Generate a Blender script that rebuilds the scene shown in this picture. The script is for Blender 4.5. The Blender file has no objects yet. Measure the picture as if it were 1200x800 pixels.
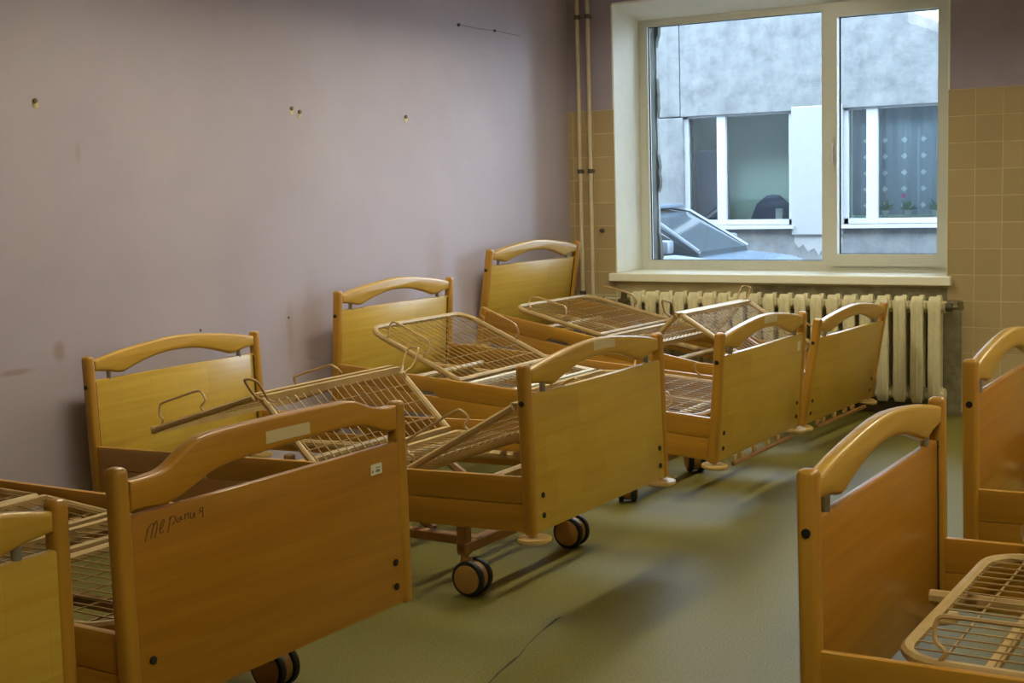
import bpy, bmesh, math, random
from mathutils import Vector, Matrix
random.seed(7)
SC = bpy.context.scene
COL = SC.collection
PI = math.pi

# ------------------------------------------------------------------ camera
cam_d = bpy.data.cameras.new('camera')
cam = bpy.data.objects.new('camera', cam_d)
COL.objects.link(cam)
cam_d.sensor_width = 36.0
cam_d.lens = 1599.74 / 1200 * 36.0
cam_d.clip_start = 0.05
cam_d.clip_end = 200
YAW, PITCH, ROLL = -0.5515, -0.1139, -0.0285
fw = Vector((math.sin(YAW) * math.cos(PITCH), math.cos(YAW) * math.cos(PITCH), math.sin(PITCH)))
rt0 = Vector((math.cos(YAW), -math.sin(YAW), 0))
up0 = rt0.cross(fw)
rt = rt0 * math.cos(ROLL) + up0 * math.sin(ROLL)
up = -rt0 * math.sin(ROLL) + up0 * math.cos(ROLL)
m = Matrix((rt, up, -fw)).transposed().to_4x4()
m.translation = Vector((4.4962, -8.1166, 1.4176))
cam.matrix_world = m
SC.camera = cam

# ------------------------------------------------------------------ sky and exposure
SKY_STRENGTH = 17.0
LAMP_STRENGTH = 51.0
world = bpy.data.worlds.new('overcast_sky')
SC.world = world
world.use_nodes = True
bg = world.node_tree.nodes['Background']
bg.inputs['Color'].default_value = (0.66, 0.84, 1.0, 1)
bg.inputs['Strength'].default_value = SKY_STRENGTH
SC.view_settings.view_transform = 'Standard'
SC.view_settings.look = 'None'
SC.view_settings.gamma = 1.0
SC.view_settings.use_curve_mapping = False
SC.view_settings.exposure = 0.0
# light portal in the window opening (guides daylight sampling only)
pd = bpy.data.lights.new('window_daylight', 'AREA')
pd.shape = 'RECTANGLE'; pd.size = 2.0; pd.size_y = 1.6
pd.cycles.is_portal = True
po = bpy.data.objects.new('window_daylight', pd)
po.location = (1.4, 0.62, 1.65); po.rotation_euler = (-PI / 2, 0, 0)
COL.objects.link(po)

# ------------------------------------------------------------------ material helpers
def s2l(c):
    return tuple((x / 12.92 if x <= 0.04045 else ((x + 0.055) / 1.055) ** 2.4) for x in c)
def hexc(r, g, b):
    return s2l((r / 255, g / 255, b / 255)) + (1,)

class NT:
    def __init__(self, name, rough=0.5, spec=0.5):
        self.m = bpy.data.materials.new(name)
        self.m.use_nodes = True
        self.t = self.m.node_tree
        self.b = self.t.nodes['Principled BSDF']
        self.b.inputs['Roughness'].default_value = rough
        self.b.inputs['Specular IOR Level'].default_value = spec
    def n(self, typ, **kw):
        nd = self.t.nodes.new(typ)
        for k, v in kw.items():
            if k in nd.inputs.keys(): nd.inputs[k].default_value = v
            else: setattr(nd, k, v)
        return nd
    def l(self, a, b): self.t.links.new(a, b)
    def coord(self, scale=(1, 1, 1), kind='Object'):
        tc = self.n('ShaderNodeTexCoord'); mp = self.n('ShaderNodeMapping')
        mp.inputs['Scale'].default_value = scale
        self.l(tc.outputs[kind], mp.inputs['Vector'])
        return mp.outputs['Vector']
    def noise(self, vec, scale, detail=3, rough=0.55):
        nz = self.n('ShaderNodeTexNoise')
        nz.inputs['Scale'].default_value = scale
        nz.inputs['Detail'].default_value = detail
        nz.inputs['Roughness'].default_value = rough
        self.l(vec, nz.inputs['Vector'])
        return nz.outputs['Fac']
    def ramp(self, fac, stops):
        r = self.n('ShaderNodeValToRGB')
        e = r.color_ramp.elements
        while len(e) < len(stops): e.new(0.5)
        for k, (p, c) in enumerate(stops):
            e[k].position = p; e[k].color = c
        self.l(fac, r.inputs['Fac'])
        return r.outputs['Color']
    def mix(self, fac, a, b, blend='MIX'):
        mx = self.n('ShaderNodeMix', data_type='RGBA', blend_type=blend)
        for val, idx in ((fac, 0), (a, 6), (b, 7)):
            if hasattr(val, 'links'): self.l(val, mx.inputs[idx])
            else: mx.inputs[idx].default_value = val
        return mx.outputs[2]
    def math(self, op, a, b=0.0, c=0.0):
        nd = self.n('ShaderNodeMath', operation=op)
        for k, val in enumerate((a, b, c)):
            if hasattr(val, 'links'): self.l(val, nd.inputs[k])
            else: nd.inputs[k].default_value = val
        return nd.outputs[0]
    def base(self, c):
        if hasattr(c, 'links'): self.l(c, self.b.inputs['Base Color'])
        else: self.b.inputs['Base Color'].default_value = c
    def bump(self, h, strength=0.2, dist=0.01):
        bp = self.n('ShaderNodeBump')
        bp.inputs['Strength'].default_value = strength
        bp.inputs['Distance'].default_value = dist
        self.l(h, bp.inputs['Height']); self.l(bp.outputs['Normal'], self.b.inputs['Normal'])

def plain(name, col, rough=0.5, spec=0.5, metal=0.0, noise=0.0, scale=12):
    t = NT(name, rough, spec)
    t.b.inputs['Metallic'].default_value = metal
    if noise:
        f = t.noise(t.coord(), scale, 4)
        d = tuple(x * (1 - noise) for x in col[:3]) + (1,)
        u = tuple(min(1, x * (1 + noise)) for x in col[:3]) + (1,)
        t.base(t.ramp(f, [(0.3, d), (0.7, u)]))
    else:
        t.base(col)
    return t.m

def wood(name, grain, light, dark, inlay=False, rough=0.32):
    t = NT(name, rough, 0.5)
    sc = {'x': (1.2, 22, 22), 'y': (22, 1.2, 22), 'z': (22, 22, 1.2)}[grain]
    v = t.coord(sc)
    f = t.noise(v, 1.6, 5, 0.6)
    c = t.ramp(f, [(0.28, dark), (0.72, light)])
    f2 = t.noise(t.coord((1, 1, 1)), 2.0, 2)
    c = t.mix(t.math('MULTIPLY', f2, 0.35), c, tuple(x * 0.78 for x in dark[:3]) + (1,))
    if inlay:
        tc = t.n('ShaderNodeTexCoord'); sp = t.n('ShaderNodeSeparateXYZ'); cb = t.n('ShaderNodeCombineXYZ')
        t.l(tc.outputs['Object'], sp.inputs[0])
        t.l(sp.outputs['Y'], cb.inputs['X']); t.l(sp.outputs['Z'], cb.inputs['Y'])
        bk = t.n('ShaderNodeTexBrick', offset=0.37, offset_frequency=2)
        bk.inputs['Color1'].default_value = (1, 1, 1, 1)
        bk.inputs['Color2'].default_value = (0.86, 0.82, 0.72, 1)
        bk.inputs['Mortar'].default_value = (0.93, 0.89, 0.82, 1)
        bk.inputs['Scale'].default_value = 1.0
        bk.inputs['Brick Width'].default_value = 0.17
        bk.inputs['Row Height'].default_value = 0.123
        bk.inputs['Mortar Size'].default_value = 0.002
        bk.inputs['Bias'].default_value = -0.15
        t.l(cb.outputs[0], bk.inputs['Vector'])
        c = t.mix(0.75, c, bk.outputs['Color'], 'MULTIPLY')
    t.base(c)
    t.bump(f, 0.05, 0.002)
    t.b.inputs['Coat Weight'].default_value = 0.25
    t.b.inputs['Coat Roughness'].default_value = 0.2
    return t.m

L1c, D1c = hexc(208, 168, 70), hexc(188, 142, 48)
L2c, D2c = hexc(212, 178, 76), hexc(196, 156, 54)
L3c, D3c = hexc(186, 132, 38), hexc(162, 106, 24)
M = {}
M['wood_plank'] = wood('varnished_beech_plank', 'x', hexc(194, 144, 50), hexc(170, 118, 34))
M['wood_post'] = wood('varnished_beech_post', 'z', hexc(196, 146, 52), hexc(172, 120, 36))
M['wood_arch'] = wood('varnished_beech_arch', 'y', L1c, D1c)
M['wood_wave'] = wood('varnished_beech_wave_rail', 'y', hexc(202, 148, 48), hexc(180, 122, 32))
M['wood_panel'] = wood('varnished_beech_panel', 'y', L3c, D3c)
M['wood_panel_inlay'] = wood('parquet_beech_panel', 'y', L2c, D2c, inlay=True)
M['deck'] = plain('beige_enamelled_steel', hexc(186, 156, 104), 0.45, 0.5, 0.0, 0.12)
M['wire'] = plain('beige_enamelled_wire', hexc(172, 142, 88), 0.4)
M['loop'] = plain('beige_loop_wire', hexc(184, 150, 96), 0.35)
M['base'] = plain('brown_beige_steel', hexc(150, 108, 62), 0.45, 0.5, 0, 0.15)
M['disc'] = plain('tan_plastic', hexc(170, 128, 70), 0.45)
M['tyre'] = plain('black_rubber', hexc(28, 30, 30), 0.55)
M['pin'] = plain('satin_steel_pin', hexc(170, 172, 168), 0.3, 0.5, 0.8)
M['screw'] = plain('dark_screw_cap', hexc(26, 22, 18), 0.5)
M['roller'] = plain('cream_plastic_roller', hexc(205, 172, 108), 0.4)
M['seam'] = plain('dark_seam_strip', hexc(40, 32, 24), 0.6)
M['sticker'] = plain('aged_paper_label', hexc(214, 196, 150), 0.6)
M['paper'] = plain('white_paper_label', hexc(222, 220, 196), 0.6)
M['ink'] = plain('black_pen_ink', hexc(72, 44, 16), 0.6)
M['lit_deck'] = plain('deck_steel_in_white_light', hexc(226, 220, 206), 0.35)  # deck tube whitened: white light on it is put into the colour
M['grey_plastic'] = plain('grey_plastic', hexc(120, 118, 112), 0.5)
M['upvc'] = plain('cream_white_upvc', hexc(204, 203, 192), 0.3)
M['reveal'] = plain('white_painted_reveal', hexc(232, 232, 222), 0.6, 0.3, 0, 0.03)
M['sill'] = plain('white_laminate_sill', hexc(234, 230, 212), 0.3)
M['pipe'] = plain('cream_painted_pipe', hexc(206, 190, 158), 0.4, 0.5, 0, 0.08)
M['clamp'] = plain('dark_pipe_clamp', hexc(86, 78, 66), 0.5, 0.5, 0.3)
M['valve'] = plain('dull_brass_valve', hexc(122, 108, 78), 0.4, 0.5, 0.6)
M['radiator'] = plain('cream_painted_cast_iron', hexc(214, 204, 164), 0.4, 0.5, 0, 0.08, 20)
M['black'] = plain('black_gap', hexc(20, 20, 18), 0.8)
M['lamp_body'] = plain('grey_lamp_housing', hexc(96, 96, 94), 0.6)
M['foam'] = plain('dark_weathered_foam', hexc(50, 52, 48), 0.9, 0.2, 0, 0.4, 9)

def wall_left_mat():
    t = NT('lilac_painted_plaster', 0.55, 0.35)
    v = t.coord()
    f = t.noise(v, 1.3, 4)
    c = t.ramp(f, [(0.3, hexc(178, 166, 180)), (0.7, hexc(190, 178, 192))])
    f2 = t.noise(v, 30, 3)
    c = t.mix(t.math('MULTIPLY', f2, 0.12), c, hexc(152, 140, 152))
    # yellowish stains with their own shapes
    tc = t.n('ShaderNodeTexCoord')
    for (y, z, ry, rz, amt) in ((-4.35, 0.79, 0.035, 0.05, 0.5), (-4.565, 0.735, 0.09, 0.014, 0.5), (-4.19, 1.60, 0.015, 0.05, 0.25),
                                (-2.74, 0.70, 0.10, 0.30, 0.30), (-2.92, 0.72, 0.03, 0.16, 0.25), (-1.62, 0.85, 0.12, 0.35, 0.25)):
        sp = t.n('ShaderNodeSeparateXYZ'); t.l(tc.outputs['Object'], sp.inputs[0])
        a = t.math('DIVIDE', t.math('SUBTRACT', sp.outputs['Y'], y), ry)
        b = t.math('DIVIDE', t.math('SUBTRACT', sp.outputs['Z'], z), rz)
        d = t.math('SQRT', t.math('ADD', t.math('MULTIPLY', a, a), t.math('MULTIPLY', b, b)))
        d = t.math('ADD', d, t.math('MULTIPLY', t.math('SUBTRACT', t.noise(v, 14, 3), 0.5), 0.9))
        k = t.n('ShaderNodeMapRange'); t.l(d, k.inputs['Value'])
        k.inputs['From Min'].default_value = 0.4; k.inputs['From Max'].default_value = 1.2
        k.inputs['To Min'].default_value = amt; k.inputs['To Max'].default_value = 0.0
        c = t.mix(k.outputs[0], c, hexc(150, 118, 84))
    t.base(c)
    t.bump(t.noise(v, 60, 4), 0.08, 0.004)
    return t.m
M['lilac'] = wall_left_mat()
def lilac2():
    t = NT('mauve_painted_plaster', 0.6, 0.3)
    v = t.coord()
    t.base(t.ramp(t.noise(v, 3, 4), [(0.3, hexc(156, 145, 162)), (0.7, hexc(168, 157, 173))]))
    t.bump(t.noise(v, 50, 4), 0.1, 0.004)
    return t.m
M['mauve'] = lilac2()
M['grout'] = plain('pale_grout', hexc(198, 183, 142), 0.8, 0.2, 0, 0.1)
def tile_mat():
    t = NT('ochre_glazed_tile', 0.3, 0.5)
    oi = t.n('ShaderNodeObjectInfo')
    c = t.ramp(oi.outputs['Random'], [(0.0, hexc(172, 151, 110)), (1.0, hexc(182, 160, 118))])
    f = t.noise(t.coord((1, 1, 1), 'Object'), 9, 3)
    c = t.mix(t.math('MULTIPLY', f, 0.25), c, hexc(152, 126, 92))
    t.base(c)
    return t.m
M['tile'] = tile_mat()
def plaster_mat():
    t = NT('rough_unpainted_plaster', 0.9, 0.15)
    v = t.coord()
    f = t.noise(v, 9, 6, 0.7)
    c = t.ramp(f, [(0.25, hexc(104, 96, 76)), (0.5, hexc(142, 132, 104)), (0.75, hexc(178, 168, 138))])
    f2 = t.noise(t.coord((3, 3, 40)), 2, 4)
    c = t.mix(t.math('MULTIPLY', f2, 0.35), c, hexc(96, 98, 78))
    t.base(c)
    t.bump(f, 0.6, 0.02)
    return t.m
M['plaster'] = plaster_mat()
def floor_mat():
    t = NT('speckled_green_linoleum', 0.52, 0.22)
    v = t.coord()
    f = t.noise(v, 150, 3, 0.7)
    c = t.ramp(f, [(0.30, hexc(78, 73, 30)), (0.5, hexc(108, 100, 42)), (0.70, hexc(138, 128, 58))])
    f2 = t.noise(v, 1.1, 4)
    c = t.mix(t.math('MULTIPLY', f2, 0.35), c, hexc(90, 84, 42))
    f3 = t.noise(t.coord((1, 1, 1)), 12, 3)
    c = t.mix(t.math('MULTIPLY', f3, 0.25), c, hexc(100, 92, 46))
    t.base(c)
    t.bump(f, 0.08, 0.002)
    return t.m
M['floor'] = floor_mat()
M['crack'] = plain('dark_torn_lino', hexc(44, 42, 30), 0.8)
M['ceiling'] = plain('white_ceiling_paint', hexc(222, 218, 210), 0.8, 0.2)
M['wall_far'] = plain('cream_wall_paint', hexc(190, 176, 168), 0.7, 0.3)
def concrete():
    t = NT('rough_pale_concrete', 0.9, 0.2)
    v = t.coord()
    f = t.noise(v, 5, 7, 0.7)
    c = t.ramp(f, [(0.25, hexc(74, 76, 79)), (0.5, hexc(101, 103, 104)), (0.75, hexc(118, 118, 117))])
    f2 = t.noise(t.coord((6, 6, 1.2)), 1.5, 5, 0.65)
    c = t.mix(t.math('MULTIPLY', t.math('POWER', f2, 2.5), 0.7), c, hexc(74, 73, 71))
    t.base(c); t.bump(f, 0.5, 0.02)
    return t.m
M['concrete'] = concrete()
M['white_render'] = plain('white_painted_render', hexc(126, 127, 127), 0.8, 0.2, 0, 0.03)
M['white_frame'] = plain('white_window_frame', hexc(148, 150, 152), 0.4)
M['asphalt'] = plain('wet_asphalt', hexc(120, 122, 126), 0.5, 0.5, 0, 0.2)
M['room_pale'] = plain('pale_green_room_paint', hexc(222, 240, 222), 0.8)  # kept pale to brighten the far panes in place of reflected sky
M['dark_blue_grey'] = plain('dark_blue_grey_matte', hexc(110, 116, 140), 0.9)
M['leaf'] = plain('green_leaf', hexc(86, 124, 74), 0.6)
M['pink'] = plain('pink_petal', hexc(226, 110, 160), 0.6)
M['pot'] = plain('pale_green_pot', hexc(190, 212, 196), 0.5)
M['box_white'] = plain('white_card_box', hexc(240, 240, 240), 0.6)
M['car_paint'] = plain('grey_blue_car_paint', hexc(72, 84, 98), 0.25)
M['car_glass'] = plain('dark_car_glass', hexc(50, 58, 64), 0.1)
M['car_trim'] = plain('silver_car_trim', hexc(96, 104, 112), 0.35, 0.5, 0.2)
def glass(name, refl, tint):
    mt = bpy.data.materials.new(name); mt.use_nodes = True
    t = mt.node_tree; t.nodes.clear()
    out = t.nodes.new('ShaderNodeOutputMaterial')
    tr = t.nodes.new('ShaderNodeBsdfTransparent'); tr.inputs['Color'].default_value = tint
    gl = t.nodes.new('ShaderNodeBsdfGlossy'); gl.inputs['Roughness'].default_value = 0.02
    lw = t.nodes.new('ShaderNodeFresnel'); lw.inputs['IOR'].default_value = 1.5
    mr = t.nodes.new('ShaderNodeMath'); mr.operation = 'MULTIPLY'; mr.inputs[1].default_value = refl
    mx = t.nodes.new('ShaderNodeMixShader')
    t.links.new(lw.outputs[0], mr.inputs[0]); t.links.new(mr.outputs[0], mx.inputs[0])
    t.links.new(tr.outputs[0], mx.inputs[1]); t.links.new(gl.outputs[0], mx.inputs[2])
    t.links.new(mx.outputs[0], out.inputs['Surface'])
    return mt
M['glass'] = glass('clear_window_glass', 1.0, (0.97, 0.985, 1.0, 1))
M['far_glass'] = glass('reflective_far_glass', 2.4, (0.9, 0.95, 0.95, 1))
def curtain_mat():
    t = NT('grey_lace_net_curtain', 0.9, 0.1)
    tc = t.n('ShaderNodeTexCoord'); sp = t.n('ShaderNodeSeparateXYZ')
    t.l(tc.outputs['Object'], sp.inputs[0])
    px = t.math('SUBTRACT', t.math('FRACT', t.math('DIVIDE', sp.outputs['X'], 0.2)), 0.5)
    pz = t.math('SUBTRACT', t.math('FRACT', t.math('DIVIDE', sp.outputs['Z'], 0.17)), 0.5)
    d = t.math('ADD', t.math('MULTIPLY', t.math('ABSOLUTE', px), 0.2), t.math('MULTIPLY', t.math('ABSOLUTE', pz), 0.17))
    k = t.math('LESS_THAN', d, 0.033)
    k2 = t.math('LESS_THAN', sp.outputs['Z'], 2.15)
    t.base(t.mix(t.math('MULTIPLY', k, k2), hexc(168, 178, 190), hexc(246, 247, 249)))
    return t.m
M['curtain'] = curtain_mat()
def emit(name, col, s):
    mt = bpy.data.materials.new(name); mt.use_nodes = True
    b = mt.node_tree.nodes['Principled BSDF']
    b.inputs['Base Color'].default_value = (0.9, 0.9, 0.9, 1)
    b.inputs['Emission Color'].default_value = col
    b.inputs['Emission Strength'].default_value = s
    return mt
M['lamp'] = emit('warm_lit_diffuser', (1.0, 0.94, 0.66, 1), LAMP_STRENGTH)

# ------------------------------------------------------------------ mesh helpers
class MB:
    """collects verts and faces of one mesh"""
    def __init__(self): self.v = []; self.f = []
    def add(self, vs, fs):
        o = len(self.v); self.v += [tuple(x) for x in vs]; self.f += [tuple(i + o for i in f) for f in fs]
    def box(self, x0, x1, y0, y1, z0, z1):
        v = [(x, y, z) for z in (z0, z1) for y in (y0, y1) for x in (x0, x1)]
        self.add(v, [(0, 2, 3, 1), (4, 5, 7, 6), (0, 1, 5, 4), (2, 6, 7, 3), (0, 4, 6, 2), (1, 3, 7, 5)])
    def bbox(self, x0, x1, y0, y1, z0, z1, r, seg=2):
        bm = bmesh.new(); bmesh.ops.create_cube(bm, size=1)
        for v in bm.verts:
            v.co = Vector(((x0 + x1) / 2 + v.co.x * (x1 - x0), (y0 + y1) / 2 + v.co.y * (y1 - y0), (z0 + z1) / 2 + v.co.z * (z1 - z0)))
        bmesh.ops.bevel(bm, geom=bm.edges[:], offset=r, segments=seg, profile=0.5, affect='EDGES')
        self.bm(bm)
    def bm(self, bm):
        bm.verts.ensure_lookup_table(); bm.verts.index_update()
        self.add([v.co[:] for v in bm.verts], [[v.index for v in f.verts] for f in bm.faces]); bm.free()
    def prism_x(self, pts, x0, x1, r=0.0, seg=2):
        """polygon pts in (y,z), extruded in x, rim edges rounded"""
        bm = bmesh.new()
        a = [bm.verts.new((x0, y, z)) for y, z in pts]; b = [bm.verts.new((x1, y, z)) for y, z in pts]
        fa = bm.faces.new(a[::-1]); fb = bm.faces.new(b)
        n = len(pts)
        for i in range(n): bm.faces.new((a[i], a[(i + 1) % n], b[(i + 1) % n], b[i]))
        bmesh.ops.recalc_face_normals(bm, faces=bm.faces)
        if r: bmesh.ops.bevel(bm, geom=list(fa.edges) + list(fb.edges), offset=r, segments=seg, profile=0.5, affect='EDGES', clamp_overlap=True)
        self.bm(bm)
    def tube(self, pts, r, n=6, closed=False, caps=True):
        P = [Vector(q) for q in pts]; k = len(P)
        rings = []; prev = None
        for i in range(k):
            if closed: t = (P[(i + 1) % k] - P[i - 1]).normalized()
            elif i == 0: t = (P[1] - P[0]).normalized()
            elif i == k - 1: t = (P[-1] - P[-2]).normalized()
            else: t = ((P[i] - P[i - 1]).normalized() + (P[i + 1] - P[i]).normalized()).normalized()
            if prev is None:
                ref = Vector((0, 0, 1)) if abs(t.z) < 0.9 else Vector((1, 0, 0))
                a = (ref - t * ref.dot(t)).normalized()
            else:
                a = (prev - t * prev.dot(t)).normalized()
            prev = a; b = t.cross(a)
            rings.append([P[i] + (a * math.cos(2 * PI * j / n + PI / n) + b * math.sin(2 * PI * j / n + PI / n)) * r for j in range(n)])
        vs = [v for rg in rings for v in rg]; fs = []
        for i in range(k if closed else k - 1):
            i2 = (i + 1) % k
            for j in range(n):
                j2 = (j + 1) % n
                fs.append((i * n + j, i * n + j2, i2 * n + j2, i2 * n + j))
        if caps and not closed:
            fs.append(tuple(range(n))[::-1]); fs.append(tuple((k - 1) * n + j for j in range(n)))
        self.add(vs, fs)
    def cyl(self, p0, p1, r, n=16, bev=0.0):
        p0 = Vector(p0); p1 = Vector(p1)
        if not bev: return self.tube([p0, p1], r, n)
        d = (p1 - p0).normalized()
        ax = d; ref = Vector((0, 0, 1)) if abs(d.z) < 0.9 else Vector((1, 0, 0))
        a = (ref - ax * ref.dot(ax)).normalized(); b = ax.cross(a)
        L = (p1 - p0).length
        prof = [(0, r - bev), (bev * 0.3, r - bev * 0.3), (bev, r), (L - bev, r), (L - bev * 0.3, r - bev * 0.3), (L, r - bev)]
        vs = [p0 + ax * h + (a * math.cos(2 * PI * j / n) + b * math.sin(2 * PI * j / n)) * q for h, q in prof for j in range(n)]
        fs = []
        for i in range(len(prof) - 1):
            for j in range(n):
                fs.append((i * n + j, i * n + (j + 1) % n, (i + 1) * n + (j + 1) % n, (i + 1) * n + j))
        fs.append(tuple(range(n))[::-1]); fs.append(tuple((len(prof) - 1) * n + j for j in range(n)))
        self.add(vs, fs)
    def mesh(self, name, mat, smooth=False):
        me = bpy.data.meshes.new(name)
        me.from_pydata(self.v, [], self.f); me.validate(); me.update()
        bm = bmesh.new(); bm.from_mesh(me); bmesh.ops.recalc_face_normals(bm, faces=bm.faces); bm.to_mesh(me); bm.free()
        me.materials.append(mat)
        if smooth:
            for pgn in me.polygons: pgn.use_smooth = True
            me.set_sharp_from_angle(angle=math.radians(40))
        return me

def link(name, me, parent=None, mat=None, label=None):
    o = bpy.data.objects.new(name, me); COL.objects.link(o)
    if parent is not None: o.parent = parent
    if mat is not None: o.matrix_basis = mat
    if label: o['label'] = label
    return o
def build(mb, name, mat, parent=None, smooth=False, mtx=None, label=None):
    return link(name, mb.mesh(name, mat, smooth), parent, mtx, label)
def empty(name, loc, rz=0.0):
    o = bpy.data.objects.new(name, None); COL.objects.link(o)
    o.location = loc; o.rotation_euler = (0, 0, rz); o.empty_display_size = 0.2
    return o
def tag(o, label, cat, group=None):
    o['label'] = label; o['category'] = cat
    if group: o['group'] = group
    return o
def structure(o):
    o['kind'] = 'structure'; return o
def boxobj(name, mat, b, parent=None, bev=0.0, label=None):
    mb = MB()
    if bev: mb.bbox(*b, bev)
    else: mb.box(*b)
    return build(mb, name, mat, parent, False, None, label)

# ------------------------------------------------------------------ room shell
RX, RY, H = 6.0, -10.2, 2.92
WX0, WX1, WZ0, WZ1 = 0.34, 2.50, 0.80, 2.57          # window opening
WT = 0.62                                             # outer wall thickness
fl = structure(boxobj('floor', M['floor'], (0, RX, RY, 0, -0.12, 0)))
crk = MB()
cp = [(2.452, -5.02), (2.415, -4.86), (2.402, -4.77), (2.392, -4.70), (2.368, -4.62), (2.352, -4.55), (2.340, -4.48), (2.330, -4.41), (2.322, -4.35), (2.326, -4.32)]
cw = [0.001, 0.003, 0.005, 0.002, 0.001, 0.002, 0.002, 0.005, 0.006, 0.001]
for i in range(len(cp) - 1):
    (x0, y0), (x1, y1) = cp[i], cp[i + 1]
    crk.add([(x0 - cw[i], y0, 0.001), (x0 + cw[i], y0, 0.001), (x1 + cw[i + 1], y1, 0.001), (x1 - cw[i + 1], y1, 0.001)], [(0, 1, 2, 3)])
build(crk, 'floor_crack', M['crack'], fl, label='dark torn crack in the linoleum')
structure(boxobj('ceiling', M['ceiling'], (-0.2, RX + 0.2, RY - 0.2, WT, H, H + 0.2)))
wl = structure(boxobj('wall_left', M['lilac'], (-0.2, 0, RY, 0, -0.12, H)))
structure(boxobj('wall_right', M['wall_far'], (RX, RX + 0.2, RY, 0, -0.12, H)))
structure(boxobj('wall_front', M['wall_far'], (-0.2, RX + 0.2, RY - 0.2, RY, -0.12, H)))
TZ = 1.8917
wb = MB()
wb.box(-0.2, WX0, 0, WT, -0.12, H); wb.box(WX1, RX + 0.2, 0, WT, -0.12, H)
wb.box(WX0, WX1, 0, WT, WZ1, H); wb.box(WX0, WX1, 0, WT, -0.12, WZ0)
wback = structure(build(wb, 'wall_back', M['mauve']))
# grout bed, then every tile a piece of its own
gb = MB(); gb.box(0.0, WX0, -0.0096, 0.0, 0.66, TZ); gb.box(2.588, RX, -0.0096, 0.0, 0.02, TZ); gb.box(WX1, 2.588, -0.0096, 0.0, .75, TZ); gb.box(WX0, WX1, -0.004, 0, 0.64, WZ0)
build(gb, 'grout_bed', M['grout'], wback)
TP = 0.152
tmb = MB(); tmb.bbox(-0.0742, 0.0742, -0.007, 0, -0.0742, 0.0742, 0.0018, 1)
tile_me = tmb.mesh('tile', M['tile'])
def tile(cx, cz, sx=1.0, sz=1.0):
    o = link('tile', tile_me, wback)
    o.location = (cx, -0.004 + random.uniform(-0.0006, 0.0006), cz); o.scale = (sx, 1, sz)
    o.rotation_euler = (random.uniform(-.004, .004), 0, random.uniform(-.004, .004))
for r in range(12):
    cz = TZ - TP * (r + 0.5)
    for c in range(23):
        cx = 2.5022 + TP * (c + 0.5)
        if r >= 8 and c == 0: tile(2.5022 + TP * 0.78, cz, 0.44); continue
        tile(cx, cz)
for r in range(8):
    cz = TZ - TP * (r + 0.5)
    tile(WX0 - TP * 0.5, cz); tile(WX0 - TP * 1.5, cz); tile(0.018, cz, 0.21)
pm = MB(); pm.box(0.10, 2.588, -0.0095, -0.0005, 0.0, 0.655); pm.box(1.30, 2.588, -0.0095, -0.0005, 0.655, 0.75)
pm.box(0.52, 1.30, -0.0085, -0.0005, 0.655, 0.70)
build(pm, 'bare_plaster', M['plaster'], wback, label='rough unpainted plaster patch behind the radiator')

# ------------------------------------------------------------------ window
win = structure(empty('window_1', (0, 0, 0)))
FY0, FY1 = 0.36, 0.43
rv = MB()
# splayed reveal linings (thin slabs)
def slab(q, t): 
    q = [Vector(x) for x in q]; t = Vector(t)
    rv.add(q + [x + t for x in q], [(0, 1, 2, 3), (7, 6, 5, 4), (0, 4, 5, 1), (1, 5, 6, 2), (2, 6, 7, 3), (3, 7, 4, 0)])
slab([(WX0 + .004, -.003, WZ0 + .02), (WX0 + .010, FY0, WZ0 + .02), (WX0 + .010, FY0, 2.50), (WX0 + .004, -.003, WZ1 - .003)], (-.012, 0, 0))
slab([(WX0, -.003, WZ1 - .004), (WX1, -.003, WZ1 - .004), (WX1, FY0, 2.492), (WX0, FY0, 2.492)], (0, 0, .012))
slab([(WX1 - .004, -.003, WZ0 + .02), (WX1 - .065, FY0, WZ0 + .02), (WX1 - .065, FY0, 2.50), (WX1 - .004, -.003, WZ1 - .003)], (.012, 0, 0))
build(rv, 'reveal', M['reveal'], win)
sl = MB(); sl.bbox(0.305, 2.53, -0.055, FY0 + .02, 0.765, 0.818, 0.006, 2)
sill = build(sl, 'window_sill', M['sill'], win, label='white sill board under the window')
def ring(mb, x0, x1, z0, z1, ix0, ix1, iz0, iz1, y0, y1):
    mb.box(x0, ix0, y0, y1, z0, z1); mb.box(ix1, x1, y0, y1, z0, z1)
    mb.box(ix0, ix1, y0, y1, z0, iz0); mb.box(ix0, ix1, y0, y1, iz1, z1)
fr = MB()
ring(fr, 0.345, 2.44, 0.815, 2.50, 0.40, 2.40, 0.862, 2.47, FY0 + .005, FY1)
fr.box(1.655, 1.70, FY0 + .005, FY1, 0.862, 2.47)
build(fr, 'window_frame', M['upvc'], win)
f2 = MB(); ring(f2, 0.36, 1.66, 0.855, 2.478, 0.408, 1.622, 0.880, 2.447, FY0 + .012, FY1 - .01)
lsash = build(f2, 'fixed_light', M['upvc'], win)
f3 = MB(); ring(f3, 1.676, 2.420, 0.850, 2.478, 1.730, 2.352, 0.924, 2.400, FY0 - .018, FY1 - .005)
rsash = build(f3, 'opening_sash', M['upvc'], win)
ga = MB()
ring(ga, 0.406, 1.624, 0.878, 2.449, 0.413, 1.618, 0.884, 2.443, FY1 - .032, FY1 - .024)
build(ga, 'gasket', M['black'], lsash)
gb2 = MB(); ring(gb2, 1.728, 2.354, 0.922, 2.402, 1.736, 2.348, 0.928, 2.396, FY1 - .032, FY1 - .024)
build(gb2, 'gasket', M['black'], rsash)
boxobj('pane', M['glass'], (0.406, 1.624, FY1 - .024, FY1 - .020, 0.878, 2.45), lsash)
boxobj('pane', M['glass'], (1.728, 2.354, FY1 - .024, FY1 - .020, 0.922, 2.402), rsash)
om = MB(); om.box(.338, .352, FY1 + .002, WT + .03, WZ0, 2.52)
random.seed(11)
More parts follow.
